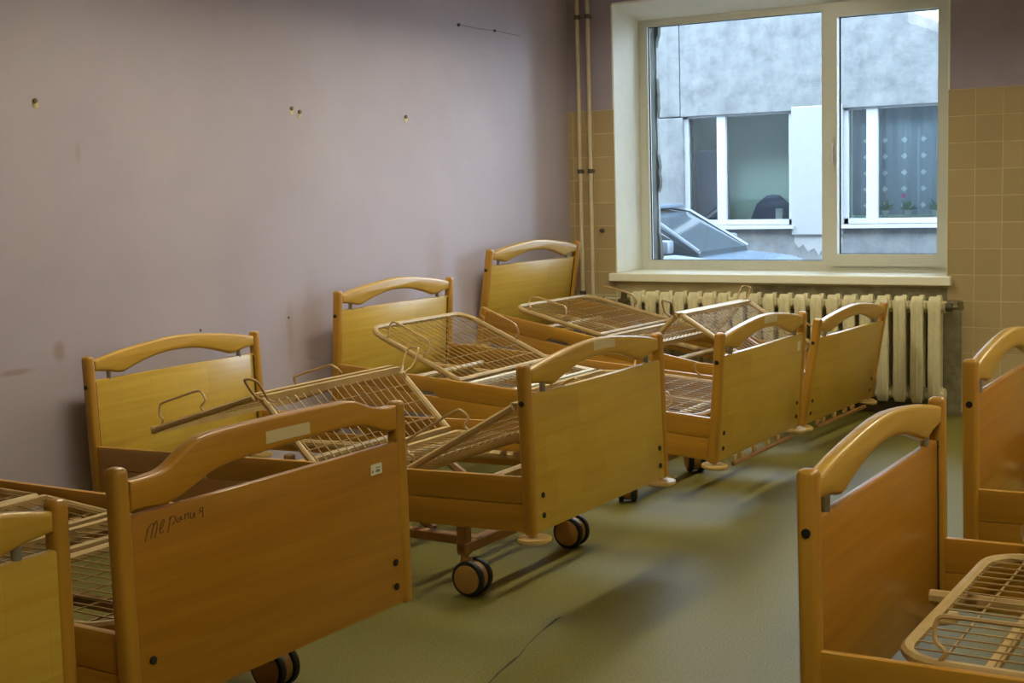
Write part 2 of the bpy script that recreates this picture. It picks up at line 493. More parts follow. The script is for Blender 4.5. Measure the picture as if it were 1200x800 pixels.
zs = [0.80 + 0.045 * k for k in range(39)]
xs = [.362 + .012 * math.sin(k * .55) + random.uniform(-.007, .007) for k in range(39)]
n_ = len(zs); ring_ = [(x, z) for x, z in zip(xs, zs)] + [(.335, z) for z in zs[::-1]]
om.add([(x, WT - .01, z) for x, z in ring_] + [(x, WT + .032, z) for x, z in ring_], [tuple(range(2 * n_)), tuple(range(2 * n_, 4 * n_))[::-1]] + [(i, (i + 1) % (2 * n_), 2 * n_ + (i + 1) % (2 * n_), 2 * n_ + i) for i in range(2 * n_)])
build(om, 'outer_reveal', M['foam'], win, label='dark ragged outer edge of the window opening')
hd = MB(); hd.bbox(1.690, 1.716, FY0 - .030, FY0 - .016, 1.555, 1.66, .005, 2); hd.bbox(1.693, 1.713, FY0 - .062, FY0 - .046, 1.500, 1.625, .006, 2); hd.cyl((1.703, FY0 - .05, 1.61), (1.703, FY0 - .02, 1.61), .009, 10)
build(hd, 'window_handle', M['upvc'], rsash, True)
for zz in (1.1, 2.25):
    hg = MB(); hg.cyl((2.428, FY0 - .012, zz), (2.428, FY0 - .012, zz + .09), .009, 10); build(hg, 'hinge', M['upvc'], rsash, True)

# ------------------------------------------------------------------ radiator
rad = tag(empty('radiator', (0.5, -0.10, 0.0)), 'cream cast iron radiator of many ribs under the window', 'radiator')
sec = MB()
for yc in (-0.045, 0.045):
    prof = [(-.037, -.020), (-.026, .008), (.026, .008), (.037, -.020), (.033, -.030), (.020, -.034), (.010, -.031), (0, -.036), (-.010, -.031), (-.020, -.034), (-.033, -.030)]
    if yc > 0: prof = [(-.016, -.022), (-.016, .03), (.016, .03), (.016, -.022)]
    zs = [(0.085, .25), (0.10, .65), (0.13, 1), (0.65, 1), (0.68, .92), (0.70, .70), (0.71, .35)]
    n = len(prof)
    vs = [(x * (0.72 + .28 * s), yc + y * s, z) for z, s in zs for x, y in prof]
    fs = [(i * n + j, i * n + (j + 1) % n, (i + 1) * n + (j + 1) % n, (i + 1) * n + j) for i in range(len(zs) - 1) for j in range(n)]
    fs += [tuple(range(n))[::-1], tuple((len(zs) - 1) * n + j for j in range(n))]
    sec.add(vs, fs)
sec.bbox(-.030, .030, -.05, .05, .13, .17, .004, 1); sec.bbox(-.0502, .0502, -.060, .03, .635, .675, .010, 2); sec.bbox(-.0502, .0502, -.055, .03, .115, .15, .010, 2)
sec.cyl((-.0505, 0, .645), (.0505, 0, .645), .036, 14); sec.cyl((-.0505, 0, .135), (.0505, 0, .135), .034, 14)
sec_me = sec.mesh('radiator_section', M['radiator'], True)
NS = 20; SP = 0.1005
for i in range(NS):
    o = link('radiator_section', sec_me, rad); o.location = (0.06 + SP * i, 0, 0)
for x in (0.50, 1.50):
    mbk = MB(); mbk.box(x, x + .02, .03, .086, .57, .60); build(mbk, 'bracket', M['clamp'], rad)
vb = MB(); vb.cyl((0.06 + SP * (NS - 1) + .05, 0, .645), (0.06 + SP * (NS - 1) + .085, 0, .645), .026, 12); build(vb, 'end_plug', M['clamp'], rad, True)
vb = MB(); vb.cyl((0.06 + SP * (NS - 1) + .085, 0, .645), (0.06 + SP * (NS - 1) + .15, 0, .645), .012, 10); vb.cyl((2.10, 0, .63), (2.10, 0, .68), .016, 10)
build(vb, 'air_valve', M['valve'], rad, True)
vb = MB(); vb.cyl((-.10, 0, .645), (0.012, 0, .645), .014, 10); vb.cyl((-.06, 0, .62), (-.06, 0, .69), .02, 10); vb.bbox(-.075, -.045, -.02, .02, .68, .705, .005, 1)
build(vb, 'inlet_valve', M['valve'], rad, True)

# ------------------------------------------------------------------ heating pipes
def pipe_path(pts, r=0.013, bend=0.04):
    P = [Vector(q) for q in pts]; out = [P[0]]
    for i in range(1, len(P) - 1):
        a = P[i] + (P[i - 1] - P[i]).normalized() * bend; b = P[i] + (P[i + 1] - P[i]).normalized() * bend
        for k in range(6):
            t = k / 5; out.append(a * (1 - t) ** 2 + P[i] * 2 * t * (1 - t) + b * t * t)
    out.append(P[-1]); return out
for k, (px, pts, lab) in enumerate(((0.112, [(0.112, -.06, H), (0.112, -.06, 0.0)], 'cream riser pipe nearer the lilac wall, running down to the floor'),
                               (0.190, [(0.190, -.06, H), (0.190, -.06, .648), (0.395, -.06, .648), (0.395, -.10, .645)], 'cream riser pipe nearer the window, turning towards the radiator'))):
    mb = MB(); mb.tube(pipe_path(pts), .0135, 12)
    o = build(mb, 'heating_pipe', M['pipe'], None, True)
    tag(o, lab, 'pipe')
    for zc in (2.50, 1.495):
        c = MB(); c.cyl((px, -.06, zc - .014), (px, -.06, zc + .014), .020, 12); c.box(px - .005, px + .005, -.06, -.013, zc - .008, zc + .008)
        build(c, 'clamp', M['clamp'], o, True)
    if k == 0:
        c = MB(); c.cyl((px, -.06, .63), (px, -.06, .70), .021, 12); build(c, 'pipe_joint', M['clamp'], o, True)
bt = MB(); bt.cyl((0.245, -.012, 1.10), (0.245, -.03, 1.10), .014, 10); bt.cyl((0.245, -.03, 1.10), (0.245, -.055, 1.10), .006, 8)
tag(build(bt, 'wall_bolt', M['clamp'], None, True), 'dark bolt stub in the brown tiles beside the pipes', 'bolt')

# ------------------------------------------------------------------ fixings in the lilac wall
def fixing(y, z, kind, lab):
    r = {'screw': .008, 'plug': .010, 'hole': .007}[kind]
    mb = MB(); mb.cyl((0, y, z), (.012 if kind != 'hole' else .003, y, z), r, 8, .002)
    o = build(mb, {'screw': 'wall_screw', 'plug': 'wall_plug', 'hole': 'nail_head'}[kind], M['valve'] if kind == 'plug' else M['clamp'], None, True)
    tag(o, lab, {'screw': 'screw', 'plug': 'plug', 'hole': 'nail'}[kind])
    if kind == 'plug':
        c = MB(); c.cyl((0, y + .004, z - .016), (.002, y + .004, z - .016), .016, 9); build(c, 'filler_patch', M['sticker'], o)
fixing(-4.394, 1.806, 'plug', 'wall plug with filler at the far left of the lilac wall')
fixing(-2.835, 1.826, 'plug', 'upper left of two close wall plugs in the middle of the lilac wall')
fixing(-2.775, 1.811, 'plug', 'lower right of two close wall plugs in the middle of the lilac wall')
fixing(-1.871, 1.811, 'plug', 'single wall plug right of the close pair on the lilac wall')
fixing(-1.308, 2.359, 'screw', 'screw high on the lilac wall at the left end of a wire')
fixing(-0.914, 2.356, 'screw', 'screw high on the lilac wall at the right end of a wire')
fixing(-3.541, 0.795, 'hole', 'dark nail head just above the lowest, leftmost headboard against the lilac wall')
fixing(-2.927, 0.794, 'hole', 'dark nail head low on the wall between two headboards')
wr = MB(); wr.tube([(.009, -1.308, 2.359), (.009, -1.1, 2.352), (.009, -0.914, 2.356), (.009, -0.62, 2.345)], .0015, 4)
tag(build(wr, 'thin_wire', M['clamp']), 'thin dark wire stretched between two screws on the lilac wall', 'wire')

# ------------------------------------------------------------------ ceiling lamps
def ring_tray(b):
    b.box(-.15, .15, -.64, .64, -.05, 0)
    b.box(-.15, -.135, -.64, .64, -.168, -.05); b.box(.135, .15, -.64, .64, -.168, -.05)
    b.box(-.135, .135, -.64, -.61, -.083, -.05); b.box(-.135, .135, .61, .64, -.083, -.05)
def ceiling_lamp(x, y, lab):
    r = tag(empty('ceiling_lamp', (x, y, H)), lab, 'lamp', 'fluorescent ceiling lamps')
    b = MB(); ring_tray(b); build(b, 'housing', M['lamp_body'], r)
    d = MB(); d.bbox(-.095, .095, -.60, .60, -.085, -.055, .012, 2); build(d, 'diffuser', M['lamp'], r)
for x, y, lab in ((1.22, -4.1, 'lit ceiling lamp over the wall row of beds'), (4.8, -3.9, 'lit ceiling lamp over the right row of beds'),
                  (1.22, -1.8, 'added ceiling lamp warming the window end over the wall row'), (4.3, -1.1, 'added ceiling lamp warming the tiled part of the window wall'),  # unseen lamps added for more warm light at the window end
                  (4.3, -7.0, 'lit ceiling lamp above the camera place')):
    ceiling_lamp(x, y, lab)

# ------------------------------------------------------------------ beds
W, L = 0.9864, 2.094
HW = W / 2
A, B = 0.373, 0.198
def arc_pts(v0, z0, v1, z1, zm, n):
    """smooth curve through ends and a mid height"""
    out = []
    for i in range(n + 1):
        t = i / n; v = v0 + (v1 - v0) * t
        out.append((v, z0 + (z1 - z0) * t + (zm - (z0 + z1) / 2) * 4 * t * (1 - t)))
    return out
def smooth_poly(keys, per=5):
    """Catmull-Rom through (v,w) keys"""
    K = [Vector((a, b)) for a, b in keys]; out = []
    for i in range(len(K) - 1):
        p0 = K[max(i - 1, 0)]; p1 = K[i]; p2 = K[i + 1]; p3 = K[min(i + 2, len(K) - 1)]
        for j in range(per):
            t = j / per
            q = 0.5 * ((2 * p1) + (p2 - p0) * t + (2 * p0 - 5 * p1 + 4 * p2 - p3) * t * t + (3 * p1 - p0 - 3 * p2 + p3) * t ** 3)
            out.append((q.x, q.y))
    out.append(tuple(K[-1])); return out
IN = HW - 0.0195
_bm = {}
def board_meshes():
    # all in board space: x outwards, y across, z up from the rail top
    mb = MB(); mb.prism_x(smooth_poly([(-IN, .352), (-.30, .382), (0, .407), (.30, .382), (IN, .352)], 6) +
                          [(IN, .308)] + [(.40, .300)] + smooth_poly([(.345, .288), (.315, .288), (.26, .305), (.13, .335), (0, .344), (-.13, .335), (-.26, .305), (-.315, .288), (-.345, .288)], 3) + [(-.40, .300), (-IN, .308)], -.018, .018, .011, 3)
    _bm['arch'] = mb.mesh('top_rail', M['wood_arch'], True)
    mb = MB(); mb.prism_x(smooth_poly([(-IN, .340), (-.42, .340), (-.36, .349), (-.29, .386), (-.22, .403), (0, .407), (.22, .405), (.30, .400), (.36, .378), (.42, .364), (IN, .363)], 4) +
                          smooth_poly([(IN, .297), (.43, .297), (.37, .318), (.30, .334), (.18, .336), (0, .330), (-.14, .326), (-.23, .312), (-.30, .285), (-.37, .268), (-.43, .272), (-IN, .272)], 4), -.020, .020, .013, 3)
    _bm['wave'] = mb.mesh('top_rail', M['wood_wave'], True)
    for key, mat, top in (('panel', 'wood_panel', .262), ('inlay', 'wood_panel_inlay', .270)):
        mb = MB(); mb.bbox(-.006, .018, -IN - .004, IN + .004, -.192, top, .006, 2)
        _bm[key] = mb.mesh('panel', M[mat], True)
    mb = MB(); mb.bbox(-.022, .022, -.0205, .0205, -B, A, .014, 4); _bm['post'] = mb.mesh('post', M['wood_post'], True)
    mb = MB(); mb.cyl((0.004, 0, .262), (0.004, 0, .305), .011, 12); _bm['pin'] = mb.mesh('pin', M['pin'], True)
    mb = MB(); mb.cyl((.0165, 0, 0), (.0225, 0, 0), .010, 10, .002); _bm['screw'] = mb.mesh('screw', M['screw'], True)
    mb = MB(); mb.cyl((0, -.0235, 0), (0, .0235, 0), .010, 10, .001); _bm['hole'] = mb.mesh('screw', M['screw'], True)
    mb = MB(); mb.box(-.0085, -.0058, -.004, .004, -.19, .262); _bm['seam'] = mb.mesh('seam_strip', M['seam'])
    # bumper roller under a post
    mb = MB(); mb.cyl((0, 0, -.222), (0, 0, -.204), .058, 20, .007); mb.cyl((0, 0, -.215), (0, 0, -.195), .010, 10)
    _bm['roller'] = mb.mesh('bumper_roller', M['roller'], True)
board_meshes()
def board(bed, mtx, style, inlay, sticker=True, panel_sticker=False, name='footboard'):
    p = link(name, _bm['inlay' if inlay else 'panel'], bed, mtx)
    link('top_rail', _bm['wave' if style == 'wave' else 'arch'], p)
    for s in (-1, 1):
        link('post', _bm['post'], p, Matrix.Translation((0, s * HW, 0)))
        if style != 'wave': link('pin', _bm['pin'], p, Matrix.Translation((0, s * .385, 0)))
        for z in (-.07, -.138): link('screw', _bm['screw'], p, Matrix.Translation((0, s * .44, z)))
        if style != 'wave': link('screw', _bm['hole'], p, Matrix.Translation((0, s * HW, .245)))
        link('seam_strip', _bm['seam'], p, Matrix.Translation((0, s * (IN - .004), 0)))
    if sticker:
        c = MB(); y0, y1 = (-.045, .115)
        zt = (lambda y: .362 - .12 * y * y) if style == 'wave' else (lambda y: .383 - .22 * y * y)
        hh = .015 if style == 'wave' else .017
        for k in range(4):
            a = y0 + (y1 - y0) * k / 4; b = y0 + (y1 - y0) * (k + 1) / 4
            off = .0206 if style == 'wave' else .0186
            c.add([(off, a, zt(a) - hh), (off, b, zt(b) - hh), (off, b, zt(b) + hh), (off, a, zt(a) + hh),
                   (off - .001, a, zt(a) - hh), (off - .001, b, zt(b) - hh), (off - .001, b, zt(b) + hh), (off - .001, a, zt(a) + hh)],
                  [(0, 1, 2, 3), (0, 4, 5, 1), (2, 6, 7, 3), (0, 3, 7, 4), (1, 5, 6, 2)])
        build(c, 'name_label', M['sticker'], p, label='blank pale name label on the top rail')
    if panel_sticker:
        boxobj('paper_label', M['paper'], (.0175, .0190, .350, .398, .190, .219), p, 0, 'small white paper label')
        c = MB()
        for k, (a, b) in enumerate(((.355, .358), (.360, .362), (.372, .376), (.378, .384), (.386, .389))): c.box(.0188, .0193, a, b, .196, .203)
        c.box(.0188, .0193, .372, .390, .207, .209)
        build(c, 'label_print', M['clamp'], p)
    return p

_pl = {}
def plank_meshes():
    # upper plank with hand notch, lower plank; x along the bed
    for key, z0, z1, notch in (('upper', -.092, 0.0, True), ('lower', -.188, -.0924, False)):
        x0, x1 = 0.020, L - 0.020
        pts = [(x1, z0), (x1, z1), (x0, z1), (x0, z0)]
        if notch:
            for xc in (0.55,):
                pts += [(xc - .085, z0)] + [(xc - .055 + .110 * t, z0 + .024) for t in (0, .5, 1)] + [(xc + .085, z0)]
        bm = bmesh.new()
        a = [bm.verts.new((x, -.011, z)) for x, z in pts]; b = [bm.verts.new((x, .011, z)) for x, z in pts]
        fa = bm.faces.new(a); fb = bm.faces.new(b[::-1]); n = len(pts)
        for i in range(n): bm.faces.new((a[i], a[(i + 1) % n], b[(i + 1) % n], b[i]))
        bmesh.ops.recalc_face_normals(bm, faces=bm.faces)
        bmesh.ops.bevel(bm, geom=list(fa.edges) + list(fb.edges), offset=.005, segments=2, profile=.5, affect='EDGES')
        mb = MB(); mb.bm(bm); _pl[key] = mb.mesh('rail_plank', M['wood_plank'], True)
plank_meshes()

DW = 0.43
def lerp2(a, b, t): return (a[0] + (b[0] - a[0]) * t, a[1] + (b[1] - a[1]) * t)
def section(bed, mtx, name, p, q, round_at=None, side_loops=None, corner_loops=False, white=False):
    """p,q: (u,w) hinge ends; round_at 'p'/'q': corners rounded at that end"""
    d = Vector((q[0] - p[0], 0, q[1] - p[1])); ln = d.length; d.normalize(); nrm = Vector((-d.z, 0, d.x))
    if nrm.z < 0: nrm = -nrm
    def at(s, v, h=0): return Vector((p[0], 0, p[1])) + d * s + Vector((0, v, 0)) + nrm * h
    g = 0.012; path = []
    def rc(sc, v_from, v_to, inward):
        """outline points of an end: from side v_from to v_to at s=sc"""
        R = 0.10; pts = []
        for k in range(6):
            t = k / 5 * PI / 2
            pts.append((sc + inward * R * (1 - math.sin(t)), v_from + math.copysign(R * (1 - math.cos(t)), v_to - v_from)))
        for k in range(6):
            t = (1 - k / 5) * PI / 2
            pts.append((sc + inward * R * (1 - math.sin(t)), v_to - math.copysign(R * (1 - math.cos(t)), v_to - v_from)))
        return pts
    fm = MB()
    e0 = rc(g, DW, -DW, 1) if round_at == 'p' else [(g, DW), (g, -DW)]
    e1 = rc(ln - g, -DW, DW, -1) if round_at == 'q' else [(ln - g, -DW), (ln - g, DW)]
    outline = [at(s, v) for s, v in e0 + e1]
    # square corners: build as straight tubes so they stay crisp
    if round_at:
        fm.tube(outline, .014, 8, True)
    else:
        for i in range(4): fm.tube([outline[i], outline[(i + 1) % 4]], .014 if i % 2 else .020, 8 if i % 2 else 4)
    fo = build(fm, name, M['lit_deck'] if white else M['deck'], bed, True, mtx)
    wm = MB(); nw = 18
    for k in range(nw):
        v = -DW + .026 + (2 * DW - .052) * k / (nw - 1)
        ins = 0.0
        if round_at and abs(v) > DW - .10:
            a = abs(v) - (DW - .10); ins = .10 - math.sqrt(max(0, .01 - a * a))
        s0 = g + (ins if round_at == 'p' else 0); s1 = ln - g - (ins if round_at == 'q' else 0)
        wm.tube([at(s0, v, .004), at(s1, v, .004)], .0024, 4)
    nc = max(2, int(ln / .11))
    for k in range(1, nc + 1):
        s = ln * k / (nc + 1)
        wm.tube([at(s, -DW, -.001), at(s, DW, -.001)], .0028, 4)
    wo = build(wm, 'wire_grid', M['wire'], fo); wo['kind'] = 'stuff'
    def loop(pts, r=.0052):
        lm = MB(); lm.tube(smooth_path(pts), r, 6); build(lm, 'retainer_loop', M['loop'], fo, True)
    if side_loops:
        s0, s1 = side_loops
        for sg in (-1, 1):
            v = sg * DW; o = sg * -.012
            loop([at(s0, v, .01), at(s0 + .012, v, .03), at(s0 - .012, v + o, .05), at(s0 - .010, v + o * 2, .088), at(s0 + .02, v + o * 2, .096),
                  at((s0 + s1) / 2, v + o * 2, .097), at(s1 - .03, v + o * 2, .096), at(s1 - .004, v + o * 2, .084), at(s1 + .016, v + o, .05), at(s1 - .004, v, .03), at(s1 + .004, v, .01)])
    if corner_loops:
        for sg in (-1, 1):
            v = sg * (DW - .02); b = ln - .04
            c0 = at(b, v, .01)
            def lp(du, dv, dz): return c0 + Vector((du, sg * dv, dz))
            loop([lp(-.012, 0, 0), lp(-.016, .03, .012), lp(-.030, .055, .030), lp(-.034, .095, .085), lp(-.022, .108, .100), lp(.014, .108, .100),
                  lp(.028, .095, .085), lp(.026, .055, .030), lp(.014, .03, .012), lp(.012, 0, 0)])
    return fo
def smooth_path(pts, per=3):
    K = [Vector(q) for q in pts]; out = []
    for i in range(len(K) - 1):
        p0 = K[max(i - 1, 0)]; p1 = K[i]; p2 = K[i + 1]; p3 = K[min(i + 2, len(K) - 1)]
        for j in range(per):
            t = j / per
            out.append(0.5 * ((2 * p1) + (p2 - p0) * t + (2 * p0 - 5 * p1 + 4 * p2 - p3) * t * t + (3 * p1 - p0 - 3 * p2 + p3) * t ** 3))
    out.append(K[-1]); return out

_ct = {}
def caster_meshes():
    # wheel axis along y; origin at floor under the stem
    R = .063
    mb = MB()
    mb.cyl((0, 0, .075), (0, 0, .165), .014, 10)
    mb.cyl((.030, -.0165, R), (.030, .0165, R), .055, 24, .003); mb.bbox(-.014, .03, -.014, .014, .085, .128, .008, 2)
    _ct['fork'] = mb.mesh('caster', M['disc'], True)
    for key, y in (('n', -1), ('f', 1)):
        mb = MB(); mb.cyl((.030, y * .017, R), (.030, y * .040, R), R, 28, .006); _ct['tyre' + key] = mb.mesh('tyre', M['tyre'], True)
        mb = MB(); mb.cyl((.030, y * .038, R), (.030, y * .046, R), .050, 24, .004); _ct['disc' + key] = mb.mesh('wheel_disc', M['disc'], True)
caster_meshes()

def bed(name_label, hx, hy, yaw, zh, zf, sections, style='arch', inlay=True, vo=-.05, casters=(0.45, 1.70), swivel=(0, 0, 0, 0), foot_bar=False,
        head_name='headboard', foot_name='footboard', stickers=(False, True), panel_sticker=False, base_z=.19, rollers=True):
    r = tag(empty('hospital_bed', (hx, hy, 0), yaw), name_label, 'bed', 'wooden hospital beds')
    th = math.atan2(zh - zf, L)
    T = Matrix.Translation((0, 0, zh)) @ Matrix.Rotation(th, 4, 'Y')
    hb = board(r, T @ Matrix.Rotation(PI, 4, 'Z'), 'arch', inlay, stickers[0], False, head_name)
    fb = board(r, T @ Matrix.Translation((L, 0, 0)), style, inlay, stickers[1], panel_sticker, foot_name)
    for s in (-1, 1):
        for key in ('upper', 'lower'): link('rail_plank', _pl[key], r, T @ Matrix.Translation((0, s * (HW - .002), 0)))
    for args in sections: section(r, T, *args[:3], **(args[3] if len(args) > 3 else {}))
    # rollers under the posts
    for u, rot in (((0, PI), (L, 0)) if rollers else ()):
        for s in (-1, 1): link('bumper_roller', _bm['roller'], r, T @ Matrix.Translation((u, s * HW * .97, 0)) @ Matrix.Rotation(rot, 4, 'Z'))
    # deck carrier (pitched)
    cm = MB()
    for v in (-.30, .30): cm.tube([(.03, v, -.105), (L - .03, v, -.105)], .018, 8)
    for u in (.30, .86, 1.20, 1.78): cm.tube([(u, -.40, -.075), (u, .40, -.075)], .016, 8)
    build(cm, 'deck_carrier', M['deck'], r, True, T)
    # undercarriage (level)
    u0, u1 = casters; bw = .35; z = base_z
    bmx = MB()
    for v in (-.28, .28): bmx.bbox(u0 - .02, u1 + .02, vo + v - .02, vo + v + .02, z - .035, z, .004, 1)
    for u in (u0, u1): bmx.bbox(u - .022, u + .022, vo - bw - .02, vo + bw + .02, z - .045, z - .005, .004, 1)
    build(bmx, 'undercarriage', M['base'], r)
    def hz(u): return zh + (zf - zh) * u / L
    for u in (.62, 1.38):
        for v in (-.22, .22):
            am = MB(); am.tube([(u + .16, v + vo, z - .015), (u - .06, v + vo, hz(u) - .125)], .017, 6); build(am, 'lifting_arm', M['base'], r)
    mt = MB(); mt.bbox(.80, 1.12, -.10 + vo, .04 + vo, z - .005, z + .09 if hz(1.0) > .40 else z + .05, .012, 2); build(mt, 'lifting_motor', M['grey_plastic'], r)
    i = 0
    for u in (u0, u1):
        for s in (-1, 1):
            lm = MB(); lm.bbox(u - .020, u + .020, vo + s * bw - .020, vo + s * bw + .020, .140, z + .06 if z > .15 else z, .004, 1)
            build(lm, 'caster_leg', M['base'], r)
            c = link('caster', _ct['fork'], r, Matrix.Translation((u, vo + s * bw, 0)) @ Matrix.Rotation(swivel[i], 4, 'Z')); i += 1
            for k in ('n', 'f'): link('tyre', _ct['tyre' + k], c); link('wheel_disc', _ct['disc' + k], c)
    if foot_bar:
        fbm = MB(); fbm.bbox(L + .024, L + .044, -.36, .36, -.230, -.210, .005, 1)
        fo = build(fbm, 'foot_bar', M['base'], r, False, T)
        for v in (-.30, -.22, -.06, .10, .22):
            k = MB(); k.cyl((L + .010, v, -.222), (L + .010, v, -.194), .013, 10, .004); build(k, 'knob', M['roller'], fo, True)
    return r, fb, hb

HB = dict(round_at='p', side_loops=(.16, .40))
# four-part decks: (name, from (u,w), to (u,w), options)
flat = [('back_section', (.14, -.02), (.72, -.025), dict(round_at='p', side_loops=(.10, .33))), ('seat_section', (.75, -.025), (1.02, -.03)),
        ('thigh_section', (1.05, -.03), (1.30, -.025), dict(corner_loops=True)), ('leg_section', (1.33, -.03), (1.95, -.03), dict(round_at='q', side_loops=(.28, .52)))]
d2 = [('back_section', (.14, -.02), (.62, -.025), dict(round_at='p')), ('seat_section', (.65, -.025), (1.00, -.05)),
      ('thigh_section', (1.04, -.05), (1.28, -.04)), ('leg_section', (1.31, -.04), (1.95, -.035), dict(round_at='q'))]
d3 = [('leg_section', (.27, .065), (.855, .222), dict(side_loops=(.07, .31))), ('thigh_section', (1.135, -.045), (.875, .222), dict(corner_loops=True)),
      ('seat_section', (1.17, -.05), (1.50, -.05)), ('back_section', (1.53, -.03), (2.02, .225), dict(side_loops=(.06, .33)))]
d4 = [('back_section', (.13, .190), (.72, -.015), dict(round_at='p', side_loops=(.14, .38))), ('seat_section', (.75, -.03), (1.0, -.045), dict(white=True)),  # white seat frame: light on its edges painted in
      ('thigh_section', (1.03, -.045), (1.28, -.02), dict(corner_loops=True)), ('leg_section', (1.31, -.02), (1.97, -.03), dict(round_at='q', side_loops=(.28, .52)))]
d5 = [('back_section', (.16, .045), (.80, .005), dict(round_at='p', side_loops=(.12, .36))), ('seat_section', (.83, .0), (1.08, -.01)),
      ('thigh_section', (1.10, -.005), (1.26, .225), dict(corner_loops=True)), ('leg_section', (1.28, .225), (1.92, -.02), dict(side_loops=(.30, .52)))]
bed('hospital bed at the lower left corner, its footboard cut by the frame', .10, -6.7236, 0, .46, .4187, flat, inlay=True)
r2, f2b, h2 = bed('hospital bed with handwriting on its plain footboard and a wavy top rail', .1637, -5.5601, -.0228, .4481, .4644, d2, style='wave', inlay=False, vo=0.0, rollers=False,
                  panel_sticker=True, stickers=(False, True))
# handwriting on the plain footboard
ST = [[(-0.431, 0.226), (-0.435, 0.212), (-0.441, 0.198)], [(-0.434, 0.218), (-0.425, 0.23), (-0.413, 0.234), (-0.417, 0.221), (-0.424, 0.202)], [(-0.418, 0.221), (-0.409, 0.233), (-0.403, 0.236), (-0.405, 0.218), (-0.412, 0.203), (-0.409, 0.201)],
      [(-0.398, 0.213), (-0.388, 0.221), (-0.382, 0.233), (-0.387, 0.235), (-0.394, 0.223), (-0.397, 0.211), (-0.393, 0.207), (-0.386, 0.21)], [(-0.364, 0.238), (-0.368, 0.22), (-0.374, 0.203)], [(-0.367, 0.228), (-0.359, 0.237), (-0.349, 0.235), (-0.349, 0.226), (-0.359, 0.218)],
      [(-0.33, 0.231), (-0.341, 0.228), (-0.345, 0.222), (-0.339, 0.22), (-0.331, 0.229), (-0.331, 0.224), (-0.326, 0.224)], [(-0.319, 0.235), (-0.32, 0.221)], [(-0.319, 0.23), (-0.312, 0.234), (-0.309, 0.233), (-0.31, 0.221)],
      [(-0.302, 0.234), (-0.303, 0.22), (-0.297, 0.221), (-0.291, 0.232)], [(-0.29, 0.232), (-0.291, 0.22), (-0.288, 0.219)], [(-0.263, 0.238), (-0.272, 0.237), (-0.274, 0.232), (-0.266, 0.23)], [(-0.263, 0.238), (-0.265, 0.228), (-0.265, 0.214)], [(-0.269, 0.23), (-0.278, 0.227)]]
wm = MB()
for s in ST: wm.tube(smooth_path([(.0182, v, w) for v, w in s]), .0012, 4)
build(wm, 'handwriting', M['ink'], f2b, label='black handwritten word in pen')
bed('hospital bed with two twin casters showing below its parquet footboard', .1323, -3.8156, -.0119, .4005, .4622, d3, vo=-.055, casters=(.35, 1.765), swivel=(0, 0, 0.05, 0.05))
r4, f4b, h4 = bed('hospital bed second from the window, head of its wire deck raised', .1176, -2.2027, -.0154, .5393, .3965, d4, vo=-.15, casters=(.35, 1.66), swivel=(.6, .4, -1.1, -.9), foot_bar=True, base_z=.15)
boxobj('paper_label', M['paper'], (.0175, .0190, .40, .44, .19, .235), f4b, 0, 'small white paper label')
bed('tilted hospital bed nearest the radiator, head end high and knee section raised', .0823, -.7213, -.0559, .6741, .3188, d5, vo=0.0, casters=(.35, 1.60), swivel=(.4, .2, -.8, .3), foot_bar=True, base_z=.13, stickers=(False, False))
bed('hospital bed at the lower right, arched headboard towards the aisle, wire deck corner showing', 3.5946, -5.0263, -.004, .4641, .4945, flat, inlay=False, vo=0.0, stickers=(False, False))
bed('hospital bed behind the lower right one, cut by the right frame edge', 3.5984, -3.6778, 0, .5192, .5503, flat, inlay=False, vo=0.0, stickers=(False, False))

# ------------------------------------------------------------------ outside: yard, building across, car
GZ = -0.35
structure(boxobj('ground', M['asphalt'], (-25, 25, WT, 30, GZ - .2, GZ)))
own = MB()
own.box(-8, 12, WT + .001, WT + .03, H - .1, H + 1.6); own.box(-8, WX0 + .02, WT + .001, WT + .03, GZ, H - .1); own.box(WX1 + .05, 12, WT + .001, WT + .03, GZ, H - .1)
own.box(WX0 + .02, WX1 + .05, WT + .001, WT + .03, GZ, WZ0); own.box(WX0 + .02, WX1 + .05, WT + .001, WT + .03, WZ1, H - .1)
structure(build(own, 'trim_1', M['concrete']))
FY = 6.0
bl = tag(empty('building', (0, FY, GZ)), 'pale concrete building across the yard seen through the window', 'building')
def bpart(name, mat, x0, x1, y0, y1, z0, z1, parent=None, bev=0.0, label=None):
    """world coordinates into the building's space"""
    return boxobj(name, mat, (x0, x1, y0 - FY, y1 - FY, z0 - GZ, z1 - GZ), parent or bl, bev, label)
bpart('concrete_panel', M['concrete'], -1.905, 4.0, FY, FY + .3, 2.115, 3.9, None, .01)
bpart('concrete_panel', M['concrete'], -9.0, -1.912, FY + .0, FY + .3, 2.120, 3.9, None, .01)
bpart('concrete_panel', M['concrete'], -9.0, -1.88, FY + .0, FY + .3, GZ, 2.110, None, .01)
bpart('concrete_panel', M['concrete'], -1.905, 4.0, FY + .03, FY + .3, GZ, 0.912, None, .01)
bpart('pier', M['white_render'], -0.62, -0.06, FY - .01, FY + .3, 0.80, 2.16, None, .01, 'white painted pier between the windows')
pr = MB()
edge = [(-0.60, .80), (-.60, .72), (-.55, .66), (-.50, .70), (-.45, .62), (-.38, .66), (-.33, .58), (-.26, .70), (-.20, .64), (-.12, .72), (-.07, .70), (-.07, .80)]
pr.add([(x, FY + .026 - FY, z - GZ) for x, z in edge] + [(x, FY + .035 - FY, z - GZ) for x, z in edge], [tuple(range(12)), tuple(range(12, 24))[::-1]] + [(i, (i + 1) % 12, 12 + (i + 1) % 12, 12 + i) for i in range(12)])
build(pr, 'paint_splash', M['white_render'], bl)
bpart('concrete_panel', M['concrete'], 2.2, 4.0, FY + .03, FY + .3, 0.90, 2.135)
